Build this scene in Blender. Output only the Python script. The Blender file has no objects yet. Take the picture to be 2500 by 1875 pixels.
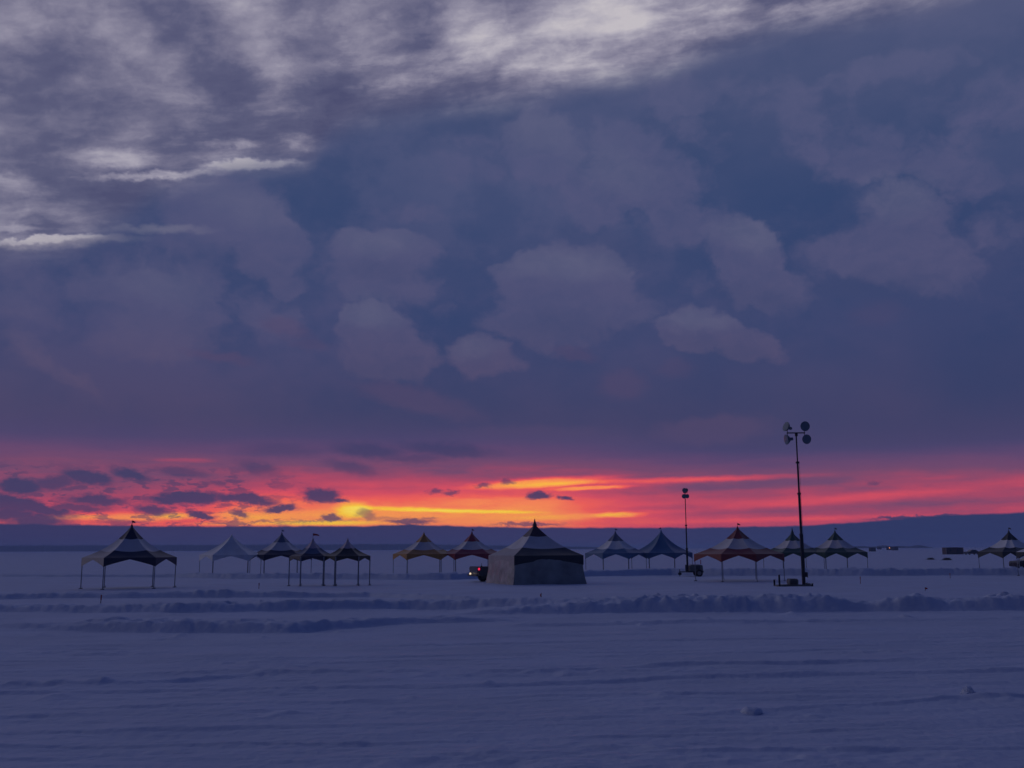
import bpy, bmesh, math, random
import numpy as np
from mathutils import Vector, Matrix

random.seed(7)
sc = bpy.context.scene
C = sc.collection
PI = math.pi

# ------------------------------------------------------------------ camera
F = 2430.0                       # focal length in pixels of the 2500 px wide photograph
CAM_H = 2.4
TH = math.atan(401.5 / F)
RO = math.radians(0.25)
fwd = Vector((0, math.cos(TH), math.sin(TH)))
up0 = Vector((0, -math.sin(TH), math.cos(TH)))
rt0 = Vector((1, 0, 0))
rt = rt0 * math.cos(RO) - up0 * math.sin(RO)
up = up0 * math.cos(RO) + rt0 * math.sin(RO)
CAM = Vector((0, 0, CAM_H))

cd = bpy.data.cameras.new('camera')
cam = bpy.data.objects.new('camera', cd)
C.objects.link(cam)
m = Matrix.Identity(4)
for i, v in enumerate((rt, up, -fwd)):
    for j in range(3):
        m[j][i] = v[j]
m.translation = CAM
cam.matrix_world = m
cd.sensor_width = 36.0
cd.lens = 36.0 * F / 2500.0
cd.clip_end = 20000
cd.clip_start = 0.1
sc.camera = cam


def ray(px, py):
    return (fwd + rt * ((px - 1250) / F) + up * ((937.5 - py) / F))


def ground(px, py, z=0.0):
    d = ray(px, py)
    t = (z - CAM_H) / d.z
    return CAM + d * t


def at_dist(px, Y, py=1336):
    """ground point straight under pixel column px, Y metres away along the view"""
    d = ray(px, py)
    t = Y / d.y
    return Vector((d.x * t, Y, 0))


def azel(px, py):
    d = ray(px, py).normalized()
    return math.degrees(math.atan2(d.x, d.y)), math.degrees(math.asin(d.z))


def lin(r, g, b):
    def f(c):
        c /= 255.0
        return c / 12.92 if c <= 0.04045 else ((c + 0.055) / 1.055) ** 2.4
    return (f(r), f(g), f(b), 1.0)


# ------------------------------------------------------------------ render / exposure
sc.render.engine = 'CYCLES'
sc.view_settings.view_transform = 'Standard'
sc.view_settings.look = 'None'
sc.view_settings.exposure = 0.0
sc.view_settings.gamma = 1.0

# ------------------------------------------------------------------ sky (world), written with a small node DSL
world = bpy.data.worlds.new("World")
sc.world = world
world.use_nodes = True
NT = world.node_tree
NT.nodes.clear()


class S:
    """a float or vector socket with arithmetic"""
    def __init__(self, s):
        self.s = s

    def _m(self, op, o, rev=False):
        n = NT.nodes.new('ShaderNodeMath')
        n.operation = op
        a, b = (o, self) if rev else (self, o)
        for k, v in ((0, a), (1, b)):
            if isinstance(v, S):
                NT.links.new(v.s, n.inputs[k])
            elif v is not None:
                n.inputs[k].default_value = v
        return S(n.outputs[0])

    def __add__(self, o): return self._m('ADD', o)
    def __radd__(self, o): return self._m('ADD', o)
    def __sub__(self, o): return self._m('SUBTRACT', o)
    def __rsub__(self, o): return self._m('SUBTRACT', o, True)
    def __mul__(self, o): return self._m('MULTIPLY', o)
    def __rmul__(self, o): return self._m('MULTIPLY', o)
    def max(self, o): return self._m('MAXIMUM', o)
    def min(self, o): return self._m('MINIMUM', o)
    def clamp(self):
        return self.max(0.0).min(1.0)


def setin(sock, v):
    if isinstance(v, S):
        NT.links.new(v.s, sock)
    else:
        sock.default_value = v


def fun(op, a, b=None):
    n = NT.nodes.new('ShaderNodeMath')
    n.operation = op
    setin(n.inputs[0], a)
    if b is not None:
        setin(n.inputs[1], b)
    return S(n.outputs[0])


def vec(x, y, z=0.0):
    n = NT.nodes.new('ShaderNodeCombineXYZ')
    setin(n.inputs[0], x); setin(n.inputs[1], y); setin(n.inputs[2], z)
    return S(n.outputs[0])


def vm(op, a, b, out=0):
    n = NT.nodes.new('ShaderNodeVectorMath')
    n.operation = op
    setin(n.inputs[0], a)
    if b is not None:
        setin(n.inputs[1], b)
    return S(n.outputs[out])


def sm(x, a, b, c=0.0, d=1.0):
    n = NT.nodes.new('ShaderNodeMapRange')
    n.interpolation_type = 'SMOOTHSTEP'
    n.clamp = False               # smoothstep already saturates; the clamp would only cost shader stack
    setin(n.inputs['Value'], x)
    n.inputs['From Min'].default_value = a
    n.inputs['From Max'].default_value = b
    n.inputs['To Min'].default_value = c
    n.inputs['To Max'].default_value = d
    return S(n.outputs[0])


def noise(v, scale, detail=4, rough=0.55, color=False, lac=2.0):
    n = NT.nodes.new('ShaderNodeTexNoise')
    setin(n.inputs['Vector'], v)
    n.inputs['Scale'].default_value = scale
    n.inputs['Detail'].default_value = detail
    n.inputs['Roughness'].default_value = rough
    n.inputs['Lacunarity'].default_value = lac
    return S(n.outputs[1 if color else 0])


def mixc(f, a, b):
    n = NT.nodes.new('ShaderNodeMix')
    n.data_type = 'RGBA'
    setin(n.inputs[0], f); setin(n.inputs[6], a); setin(n.inputs[7], b)
    return S(n.outputs[2])


def ramp(x, stops, lo, hi):
    """colour ramp over x in lo..hi; stops = (x, rgba)"""
    mr = NT.nodes.new('ShaderNodeMapRange')
    mr.clamp = False
    setin(mr.inputs['Value'], x)
    mr.inputs['From Min'].default_value = lo
    mr.inputs['From Max'].default_value = hi
    n = NT.nodes.new('ShaderNodeValToRGB')
    NT.links.new(mr.outputs[0], n.inputs[0])
    cr = n.color_ramp
    cr.elements[0].position = (stops[0][0] - lo) / (hi - lo)
    cr.elements[0].color = stops[0][1]
    cr.elements[1].position = (stops[-1][0] - lo) / (hi - lo)
    cr.elements[1].color = stops[-1][1]
    for p, c in stops[1:-1]:
        e = cr.elements.new((p - lo) / (hi - lo))
        e.color = c
    return S(n.outputs[0])


def curve(x, pts, lo, hi, vlo, vhi):
    """piecewise linear scalar function"""
    g = [(p, ((v - vlo) / (vhi - vlo),) * 3 + (1,)) for p, v in pts]
    c = ramp(x, g, lo, hi)
    n = NT.nodes.new('ShaderNodeSeparateColor')
    NT.links.new(c.s, n.inputs[0])
    return S(n.outputs[0]) * (vhi - vlo) + vlo


tc = NT.nodes.new('ShaderNodeTexCoord')
sx = NT.nodes.new('ShaderNodeSeparateXYZ')
NT.links.new(tc.outputs['Generated'], sx.inputs[0])
DX, DY, DZ = (S(sx.outputs[i]) for i in range(3))
DEG = 180 / PI
az = fun('ARCTAN2', DX, DY) * DEG
el = fun('ARCSINE', DZ.min(1.0).max(-1.0)) * DEG
P0 = vec(az, el)


def warp(v, scale, amp, detail=4, stretch=1.0, rough=0.55, seed=0.0):
    q = vm('MULTIPLY_ADD', v, (1.0, stretch, 1.0))
    q = vm('ADD', vm('MULTIPLY', v, (1.0, stretch, 1.0)), (seed, seed * .7, seed))
    c = noise(q, scale, detail, rough, True)
    off = vm('MULTIPLY', vm('SUBTRACT', c, (.5, .5, .5)), amp)
    return vm('ADD', v, off)


def blob(v, px, py, rx, ry, edge=.25, rot=0.0, w=1.0):
    a0, e0 = azel(px, py)
    k = DEG / F * math.cos(math.radians(e0))        # degrees per pixel, near enough
    k2 = DEG / F * math.cos(math.atan(((px - 1250) ** 2 + (py - 937) ** 2) ** .5 / F)) ** 1.5
    d = vm('SUBTRACT', v, (a0, e0, 0))
    if rot:
        n = NT.nodes.new('ShaderNodeVectorRotate')
        n.rotation_type = 'Z_AXIS'
        setin(n.inputs['Vector'], d)
        n.inputs['Angle'].default_value = math.radians(-rot)
        d = S(n.outputs[0])
    kx = k2 / math.cos(math.radians(e0))
    d = vm('MULTIPLY', d, (1 / (rx * kx), 1 / (ry * k2), 0))
    ln = vm('LENGTH', d, None, 1)
    return sm(ln, 1 + edge, max(0.0, 1 - edge), 0.0, w)


def maxall(v, lst):
    """strongest of several blobs, joined as they are made so that few values are held at a time"""
    r = blob(v, *lst[0])
    for c in lst[1:]:
        r = r.max(blob(v, *c))
    return r


def acurve(pts):
    """(px, py) points along the sky -> elevation as a function of azimuth"""
    g = [azel(*p) for p in pts]
    lo, hi = -60.0, 60.0
    g = [(lo, g[0][1])] + g + [(hi, g[-1][1])]
    vs = [v for _, v in g]
    vlo, vhi = min(vs) - .1, max(vs) + .1
    return curve(az, g, lo, hi, vlo, vhi)


# --- slate base with mauve drift
nA = noise(vm('MULTIPLY', P0, (1, 1.6, 1)), .055, 5, .55)
nB = noise(vm('ADD', vm('MULTIPLY', P0, (1, 1.3, 1)), (31, 7, 3)), .16, 6, .6)
base = ramp(el, [(0, lin(60, 61, 104)), (2, lin(63, 64, 108)), (5.5, lin(76, 70, 112)), (8.5, lin(66, 70, 113)),
                 (13, lin(61, 73, 118)), (19, lin(62, 76, 120)), (26, lin(76, 84, 124)), (34, lin(92, 94, 132)),
                 (52, lin(50, 57, 102)), (90, lin(33, 47, 104))], 0, 90)
mauve = ramp(el, [(0, lin(66, 63, 104)), (6, lin(90, 74, 112)), (12, lin(86, 82, 124)), (20, lin(88, 90, 130)),
                  (35, lin(104, 102, 138)), (52, lin(52, 58, 102)), (90, lin(33, 47, 104))], 0, 90)
leftw = sm(az, 22.0, -24.0, .0, .45)
col = mixc((sm(nA, .35, .72, 0, .7) + sm(nB, .42, .60, 0, .38) * sm(el, 8., 14.) + leftw * sm(nB, .3, .7) + sm(az, -10., -30., 0, .15)).clamp(), base, mauve)
rightdark = sm(az, 4.0, 30.0) * .22 * sm(el, 22., 14.)
col = mixc(rightdark, col, lin(50, 62, 110))

# --- cumulus shapes, softly lit mauve lumps
W1 = warp(P0, .35, (2.6, 2.1, 0), 4, 1.2, .62)
cum = [
    # px, py, rx, ry, edge, rot, weight
    (935, 620, 125, 62, .30, 0, .9), (925, 690, 150, 60, .45, -6, .7), (960, 600, 60, 50, .3, 0, .8),
    (880, 650, 60, 55, .35, 0, .8),
    (905, 800, 85, 62, .25, -10, 1.0), (950, 860, 105, 60, .35, -8, .95), (870, 880, 60, 40, .4, 0, .6),
    (1180, 870, 88, 52, .35, -6, .85), (1230, 890, 60, 34, .5, 0, .5),
    (1385, 690, 165, 82, .22, 2, 1.0), (1340, 770, 170, 75, .5, 0, .85), (1480, 735, 110, 60, .35, -12, .85),
    (1820, 630, 92, 85, .22, -6, 1.0), (1860, 700, 110, 60, .40, -14, .9), (1740, 690, 80, 50, .6, 0, .4),
    (1700, 800, 100, 50, .28, -4, 1.0), (1790, 830, 140, 38, .45, -22, .85),
    (2200, 520, 110, 95, .3, -10, .75), (2170, 620, 175, 85, .35, -6, .8), (2300, 660, 140, 75, .5, -16, .6),
    (2060, 660, 110, 50, .6, 0, .45),
    (1560, 420, 170, 120, .45, -35, .75), (1640, 520, 150, 90, .5, -30, .6), (1480, 540, 120, 80, .5, -20, .4),
    (1340, 370, 130, 110, .5, -30, .7), (1450, 470, 120, 100, .45, -20, .65), (1150, 390, 160, 70, .6, 0, .5),
    (2000, 290, 260, 80, .6, -22, .55), (2330, 400, 190, 110, .6, -25, .5), (1650, 240, 230, 60, .6, 5, .5),
    (560, 520, 170, 95, .45, -18, .8), (660, 600, 95, 90, .35, -10, .75), (330, 640, 200, 90, .6, 0, .5),
    (500, 470, 230, 40, .6, 5, .5),
    (400, 760, 165, 110, .45, -15, .8), (320, 830, 90, 60, .35, 0, .7), (620, 760, 130, 60, .5, -20, .6),
    (60, 720, 130, 110, .5, -20, .5), (90, 870, 95, 45, .45, -28, .6), (180, 930, 90, 34, .5, -26, .5),
    (980, 520, 110, 34, .6, -4, .5), (2050, 380, 200, 70, .5, -20, .6), (2420, 250, 160, 90, .5, -10, .6), (2150, 180, 220, 50, .5, 4, .55),
    (2440, 560, 90, 80, .5, 0, .5), (240, 700, 90, 60, .4, 0, .6), (700, 690, 60, 44, .4, 0, .6), (500, 700, 110, 60, .4, -14, .6),
    (30, 640, 60, 50, .4, 0, .55), (1560, 700, 70, 34, .5, 0, .4), (1090, 760, 50, 26, .5, 0, .4), (1700, 330, 120, 60, .5, -14, .5),
]
cumv = maxall(W1, [(c[0], c[1], c[2] * 1.04, c[3] * 1.04, min(.85, c[4] + .30), c[5], c[6]) for c in cum])
nC = noise(vm('ADD', vm('MULTIPLY', W1, (1, 1.25, 1)), (3, 17, 9)), .34, 5, .60)
nD = noise(vm('ADD', vm('MULTIPLY', P0, (1, 1.2, 1)), (63, 7, 19)), .22, 3, .5)
nF = noise(vm('ADD', vm('MULTIPLY', W1, (1, 1.5, 1)), (5, 27, 11)), .8, 4, .62)
cumv = sm(cumv * 1.08 + (nC - .5) * 1.15 * sm(cumv, 0.0, .3, .45, 1.0), .30, .67) * (nD * .6 + .52 + (nF - .5) * .9)
cumcol = ramp(el, [(0, lin(118, 80, 112)), (8, lin(102, 83, 118)), (13, lin(96, 89, 128)), (22, lin(99, 95, 134)),
                   (32, lin(104, 103, 138)), (50, lin(52, 58, 104)), (90, lin(33, 47, 104))], 0, 90)
front = sm(fun('ABSOLUTE', az), 75.0, 40.0)
col = mixc((cumv * .90).clamp(), col, cumcol)
RIM = [(1385, 645, 150, 34, .8, 0, 1), (1835, 572, 78, 44, .8, -6, 1), (1700, 778, 90, 26, .8, -4, .9), (895, 765, 70, 34, .8, -8, .9),
       (925, 590, 95, 34, .8, 0, .8), (2190, 470, 90, 50, .8, -6, .8), (1330, 320, 110, 50, .8, -10, .7), (1480, 400, 110, 46, .8, -20, .6),
       (600, 500, 120, 40, .8, -14, .6), (1150, 850, 60, 24, .8, 0, .6), (380, 690, 110, 46, .8, -8, .5)]
rim = maxall(W1, RIM)
col = mixc((rim * cumv * .38).clamp(), col, lin(122, 116, 144))
UND = [(1380, 800, 150, 34, .8, 0, 1), (1850, 730, 110, 26, .8, -10, 1), (930, 905, 100, 26, .8, -6, .8), (930, 668, 90, 20, .8, 0, .7),
       (1740, 850, 110, 22, .8, -14, .8), (2150, 700, 160, 34, .8, -6, .8), (1480, 600, 140, 36, .8, -14, .6), (560, 640, 120, 40, .8, -10, .5)]
und = maxall(W1, UND)
col = mixc((und * .32).clamp(), col, lin(68, 74, 116))
# small pinkish scraps under them
W2 = warp(P0, .9, (1.6, .9, 0), 5, 1.6, .6, 5)
pk = [(540, 872, 70, 14, .6, -6, .8), (700, 800, 60, 22, .6, -18, .6), (760, 842, 40, 14, .6, 0, .5),
      (1010, 975, 130, 30, .5, -12, .8), (1090, 1000, 90, 22, .6, -14, .6), (1520, 940, 55, 34, .5, 0, .6),
      (1650, 900, 45, 22, .6, 0, .4), (1410, 865, 50, 16, .6, -10, .6), (1740, 1050, 140, 34, .4, 2, .9),
      (1280, 1065, 190, 24, .6, 0, .8), (1470, 1080, 130, 24, .6, -8, .6), (2140, 765, 60, 30, .7, 0, .3)]
pkv = maxall(W2, pk)
col = mixc((pkv * .62).clamp(), col, lin(101, 79, 116))

# colder and dimmer overall, as the photograph is exposed
col = vm('MULTIPLY', col, (.69, .805, .82))

# --- broken bright deck high on the left
bnd = acurve([(0, 628), (170, 612), (270, 560), (360, 500), (470, 446), (560, 412), (760, 402), (800, 340), (900, 300), (1080, 268),
              (1250, 256), (1400, 215), (1620, 180), (1760, 120), (1900, 78), (2100, 52), (2300, 10), (2500, -60)])
W3 = warp(P0, .35, (1.6, .7, 0), 5, 1.8, .6, 3)
SH = (az * .05 + az.min(0.0) * .09)
W3 = vm('SUBTRACT', W3, vec(0.0, SH))                              # the deck's streaks rise toward the right
nS = noise(vm('MULTIPLY', W3, (.22, 1.0, 1)), .75, 5, .6)          # flat streaks
nP = noise(vm('ADD', vm('MULTIPLY', W3, (1, 1.35, 1)), (9, 2, 0)), .17, 6, .6)    # puffs
nPf = noise(vm('ADD', vm('MULTIPLY', W3, (.8, 1.6, 1)), (2, 5, 0)), .75, 6, .60)
above = el - bnd
hi1 = sm(above, -1.0, 1.3)
edge = sm(above, 7.5, .6)
t = (nP - .5) * 1.05 + (nPf - .5) * .48 + (nS - .5) * (edge * 1.1 + .35) + .46 + sm(above, 0.0, 11.0, 0, .12)
DK = [(150, 120, 100, 60, .7, 0, .30), (560, 195, 95, 60, .5, -10, .42), (420, 45, 110, 60, .6, 0, .32),
      (100, 230, 230, 80, .8, 0, .26), (290, 290, 240, 50, .7, -5, .20), (1010, 60, 80, 60, .6, 0, .28),
      (780, 190, 90, 110, .6, -20, .30), (900, 290, 160, 60, .7, 0, .3), (120, 390, 130, 70, .6, 0, .28),
      (700, 330, 120, 60, .6, 0, .2), (260, 480, 150, 60, .7, 0, .25), (860, 240, 120, 50, .7, -10, .25)]
LT = [(600, 80, 90, 110, .6, 20, .22), (700, 200, 70, 60, .7, 0, .15), (310, 90, 60, 60, .7, 0, .16),
      (1460, 90, 230, 120, .6, 0, .34), (1560, 30, 240, 60, .6, 0, .22), (1190, 170, 130, 110, .7, -20, .2),
      (900, 100, 90, 90, .7, 0, .18), (1160, 60, 110, 60, .7, -30, .2), (260, 385, 110, 22, .6, -4, .36),
      (400, 428, 150, 11, .6, 3, .5), (620, 400, 110, 12, .5, 1, .55), (560, 350, 60, 12, .6, 0, .3),
      (60, 450, 80, 24, .7, -4, .32), (110, 586, 130, 9, .5, 3, .62), (30, 560, 60, 10, .6, 0, .3),
      (760, 350, 60, 16, .6, -10, .3), (400, 560, 80, 6, .6, -2, .3), (1820, 40, 110, 30, .6, 0, .2),
      (1980, 20, 90, 20, .6, 0, .2)]
W3b = warp(P0, .6, (2.2, 1.1, 0), 5, 1.5, .62, 21)
def tilt(c):
    return c[5] + 7 * max(0.0, min(1.0, (1150 - c[0]) / 800))


for c in DK:
    t = t - blob(W3b, *c[:5], tilt(c), c[6] * .72)
for c in LT:
    t = t + blob(W3b, *c[:5], tilt(c), c[6])
deck = ramp(t, [(0, lin(76, 78, 112)), (.30, lin(90, 91, 122)), (.52, lin(114, 112, 138)), (.78, lin(146, 142, 162)),
                (1.0, lin(176, 171, 184)), (1.2, lin(194, 188, 195))], 0, 1.2)
# fades out far round to the sides and overhead, where the photograph says nothing
deckmask = hi1 * sm(az, 42.0, 25.0) * sm(az, -120.0, -70.0) * sm(el, 46.0, 33.0)
col = mixc(deckmask.clamp(), col, deck)
col = mixc((blob(W3b, 90, 592, 170, 11, .9, 9, .42) + blob(W3b, 400, 560, 90, 8, .9, 5, .2)).clamp(), col, lin(160, 154, 166))

# --- the sunrise band
W4 = warp(P0, .6, (1.6, .25, 0), 5, 3.0, .6, 2)
nG = noise(vm('MULTIPLY', W4, (.12, 1.5, 1)), .9, 5, .55)
nG2 = noise(vm('ADD', vm('MULTIPLY', W4, (.3, 1.2, 1)), (40, 3, 0)), 1.0, 5, .6)
vprof = curve(el, [(0, .8), (1.3, .755), (2.1, .745), (2.7, .66), (3.3, .52), (4.2, .35), (5.2, .21), (6.4, .11), (8.0, 0), (20, 0)],
              0, 20, 0, 1)
vprofR = curve(el, [(0, .46), (1.3, .46), (2.6, .40), (3.6, .33), (4.4, .22), (5.5, .10), (7.0, .03), (8.0, 0), (20, 0)],
               0, 20, 0, 1)
vprofL = curve(el, [(0, .60), (1.6, .62), (2.2, .52), (3.0, .37), (4.0, .30), (5.0, .23), (6.0, .13), (7.5, .04), (9, 0), (20, 0)],
               0, 20, 0, 1)
rw = sm(az, -1.0, 14.0)
lw = sm(az, -12.0, -21.0)
heat = vprof * (1 - rw) * (1 - lw) + vprofR * rw + vprofL * lw
heat = heat * sm(az, 44.0, 27.0) * sm(az, -48.0, -30.0)
band = sm(el, 7.5, 4.5)
heat = heat + ((nG - .5) * .26 + (nG2 - .5) * .22) * band * sm(heat, .05, .4)
W5 = warp(P0, 1.2, (.9, .16, 0), 4, 3.0, .6, 9)
HOT = [(862, 1243, 34, 15, .8, 0, .34), (1000, 1243, 130, 5, .7, -1.5, .25), (1180, 1249, 130, 4, .7, -1, .22), (1040, 1255, 420, 26, .8, 0, .06),
       (780, 1277, 120, 6, .7, 0, .22), (560, 1279, 90, 4, .8, 0, .10), (1330, 1178, 150, 11, .6, 3, .42), (1450, 1191, 95, 5, .6, 2, .36),
       (1650, 1172, 230, 6, .8, 1, .26), (1510, 1257, 55, 6, .6, 1, .26), (1380, 1262, 120, 6, .8, 2, .14), (960, 1262, 420, 14, .8, 0, .04),
       (1290, 1215, 240, 30, .8, 0, .08), (450, 1123, 60, 5, .9, 0, .12), (330, 1262, 90, 10, .8, 0, .22), (170, 1262, 60, 7, .8, 0, .20),
       (430, 1258, 40, 8, .8, 0, .22), (600, 1262, 80, 10, .8, 0, .12), (2000, 1222, 320, 12, .8, 2.5, .10), (1900, 1268, 260, 6, .8, 1, .12),
       (2300, 1195, 250, 12, .9, 4, .10), (1750, 1190, 300, 9, .9, 2, -.10), (1900, 1245, 300, 9, .9, 2, -.09), (1620, 1240, 200, 6, .9, 1, -.08),
       (2250, 1235, 260, 8, .9, 3, -.06)]
for c in HOT:
    heat = heat + blob(W5, *c)
heatc = ramp(heat, [(0, lin(64, 66, 108)), (.12, lin(78, 68, 112)), (.28, lin(118, 72, 108)), (.42, lin(172, 72, 102)),
                    (.55, lin(214, 78, 98)), (.67, lin(242, 96, 88)), (.78, lin(252, 134, 86)), (.90, lin(255, 164, 76)),
                    (1.02, lin(255, 200, 62)), (1.2, lin(255, 226, 90))], 0, 1.2)
col = mixc(sm(heat, .01, .22), col, heatc)
# blue scud in front of the glow
W6 = warp(P0, 1.0, (1.5, .8, 0), 6, 1.8, .72, 15)
SC = [(465, 1216, 88, 18, .35, 2, 1), (410, 1222, 50, 12, .5, 0, .9), (600, 1218, 82, 13, .4, -6, 1), (680, 1241, 38, 9, .4, 6, 1),
      (785, 1211, 48, 18, .4, -8, 1), (832, 1222, 22, 7, .5, 0, .9), (808, 1265, 26, 9, .4, 0, .8), (584, 1252, 24, 7, .5, -10, .8),
      (490, 1257, 36, 9, .4, -10, .9), (235, 1222, 78, 14, .5, 0, .85), (180, 1240, 90, 10, .5, 0, .8), (370, 1244, 48, 12, .5, -8, .85),
      (110, 1246, 70, 16, .4, -10, .9), (45, 1186, 60, 20, .4, 0, .95), (215, 1166, 66, 18, .4, -8, .85), (130, 1178, 60, 16, .5, 10, .75), (320, 1160, 48, 14, .5, -18, .85),
      (20, 1228, 90, 22, .4, -8, 1), (90, 1272, 80, 22, .5, 0, .95), (20, 1255, 80, 22, .5, 0, 1), (300, 1276, 60, 6, .6, 0, .6),
      (445, 1152, 60, 12, .6, -6, .6), (630, 1142, 46, 16, .6, -10, .6), (860, 1142, 60, 14, .6, -10, .55), (530, 1179, 30, 6, .6, 0, .6),
      (690, 1100, 90, 16, .7, 0, .35), (900, 1100, 85, 18, .6, -4, .7), (1090, 1098, 110, 16, .6, -4, .7), (1000, 1118, 90, 10, .7, 0, .5),
      (895, 1256, 26, 11, .5, -12, .55), (940, 1266, 50, 5, .6, 0, .35), (1063, 1201, 18, 6, .5, 0, .7), (1100, 1203, 16, 6, .5, 0, .7),
      (1050, 1266, 24, 4, .5, 4, .5), (1316, 1211, 28, 10, .4, -3, .95), (1378, 1217, 20, 6, .4, -6, .9), (1180, 1187, 20, 6, .6, 0, .7), (1240, 1174, 18, 8, .6, 0, .7),
      (2135, 1177, 18, 5, .6, -10, .5), (1000, 1275, 60, 6, .5, 0, .8), (2240, 1263, 110, 6, .4, 2, .95), (1290, 1281, 80, 4, .5, 0, .7),
      (740, 1272, 130, 2, .8, 1, .5), (620, 1274, 90, 2, .8, 2, .5)]
scv = maxall(W6, [(*c[:6], min(1.0, c[6] * 1.12)) for c in SC])
n7 = noise(vm('ADD', vm('MULTIPLY', W4, (.7, 1.9, 1)), (12, 44, 0)), 1.25, 5, .65)
rand_sc = sm(n7, .50, .58) * sm(az, -10., -15.) * .8 * sm(el, 5.0, 3.6) * .85
scv = scv.max(rand_sc)
col = mixc((scv * .93).clamp(), col, lin(57, 59, 101))
# the low bank along the horizon
btop = acurve([(0, 1279), (120, 1280), (300, 1283), (500, 1285), (900, 1284), (1000, 1280), (1060, 1283), (1300, 1288),
               (1700, 1288), (1900, 1285), (2050, 1278), (2160, 1270), (2300, 1258), (2500, 1251)])
nb = noise(vm('MULTIPLY', P0, (.8, 0, 0)), .8, 4, .6)
bankm = sm(el - btop - (nb - .5) * .22, .07, -.07)
bankc = mixc(sm(az, 4., 20.), lin(54, 55, 97), lin(43, 55, 98))
col = mixc(bankm, col, bankc)
# --- the rest of the sphere: darker slate to the right and behind, a paler quarter to the left
rearw = sm(DY, .35, -.25)
rear = ramp(el, [(0, lin(10, 17, 42)), (18, lin(16, 26, 60)), (50, lin(22, 38, 84)), (90, lin(28, 43, 92))], 0, 90)
col = mixc(rearw, col, rear)
pale = sm(vm('DOT_PRODUCT', S(tc.outputs['Generated']), tuple(Vector((-.90, -.12, .42)).normalized()), 1), .72, .98)
col = mixc(pale * .25, col, lin(150, 144, 155))
col = mixc(sm(DZ, 0.0, -.02), col, lin(30, 34, 60))

sky = NT.nodes.new('ShaderNodeTexSky')
sky.sky_type = 'NISHITA'
sky.sun_disc = False
sky.sun_elevation = math.radians(1.5)
sky.sun_rotation = math.radians(-95)
skc = vm('SCALE', S(sky.outputs[0]), None)
skc.s.node.inputs['Scale'].default_value = 0.004
tot = vm('ADD', col, skc)
bg = NT.nodes.new('ShaderNodeBackground')
NT.links.new(tot.s, bg.inputs[0])
bg.inputs[1].default_value = 1.0
wo = NT.nodes.new('ShaderNodeOutputWorld')
NT.links.new(bg.outputs[0], wo.inputs[0])
world.cycles.sampling_method = 'NONE'      # a smooth dim sky: plain surface sampling is quicker
sc.cycles.max_bounces = 4
sc.cycles.diffuse_bounces = 2
sc.cycles.glossy_bounces = 2
sc.cycles.volume_bounces = 1

# ------------------------------------------------------------------ sun lamp: the dim broad light from the pale quarter on the left
sl = bpy.data.lights.new('sun', 'SUN')
sl.energy = 0.17
sl.angle = math.radians(40)
sl.color = (1.0, .86, .78)
so = bpy.data.objects.new('sun', sl)
C.objects.link(so)
so.rotation_euler = Vector((-.98, .10, .14)).to_track_quat('Z', 'Y').to_euler()
so.location = (-50, 0, 40)

# ------------------------------------------------------------------ materials


def mat(name, col, rough=.6, metal=0.0, nscale=0, namp=.25, bump=0.0, bscale=4.0, emit=None, estr=0.0, spec=None):
    mt = bpy.data.materials.new(name)
    mt.use_nodes = True
    nt = mt.node_tree
    b = nt.nodes['Principled BSDF']
    b.inputs['Base Color'].default_value = tuple(col[:3]) + (1,)
    b.inputs['Roughness'].default_value = rough
    b.inputs['Metallic'].default_value = metal
    if spec is not None:
        b.inputs['Specular IOR Level'].default_value = spec
    tcn = nt.nodes.new('ShaderNodeTexCoord')
    if nscale:
        n = nt.nodes.new('ShaderNodeTexNoise')
        n.inputs['Scale'].default_value = nscale
        n.inputs['Detail'].default_value = 5
        nt.links.new(tcn.outputs['Object'], n.inputs['Vector'])
        mr = nt.nodes.new('ShaderNodeMapRange')
        nt.links.new(n.outputs[0], mr.inputs[0])
        mr.inputs[1].default_value = .3; mr.inputs[2].default_value = .7
        mr.inputs[3].default_value = 1 - namp; mr.inputs[4].default_value = 1 + namp * .4
        mx = nt.nodes.new('ShaderNodeVectorMath'); mx.operation = 'SCALE'
        mx.inputs[0].default_value = col[:3]
        nt.links.new(mr.outputs[0], mx.inputs['Scale'])
        nt.links.new(mx.outputs[0], b.inputs['Base Color'])
    if bump:
        n = nt.nodes.new('ShaderNodeTexNoise')
        n.inputs['Scale'].default_value = bscale
        n.inputs['Detail'].default_value = 4
        nt.links.new(tcn.outputs['Object'], n.inputs['Vector'])
        bn = nt.nodes.new('ShaderNodeBump')
        bn.inputs['Strength'].default_value = 1.0
        bn.inputs['Distance'].default_value = bump
        nt.links.new(n.outputs[0], bn.inputs['Height'])
        nt.links.new(bn.outputs[0], b.inputs['Normal'])
    if emit:
        b.inputs['Emission Color'].default_value = tuple(emit[:3]) + (1,)
        b.inputs['Emission Strength'].default_value = estr
    return mt


def vinyl(name, col):
    return mat(name, col, rough=.42, nscale=1.5, namp=.12, bump=.03, bscale=1.6)


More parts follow.
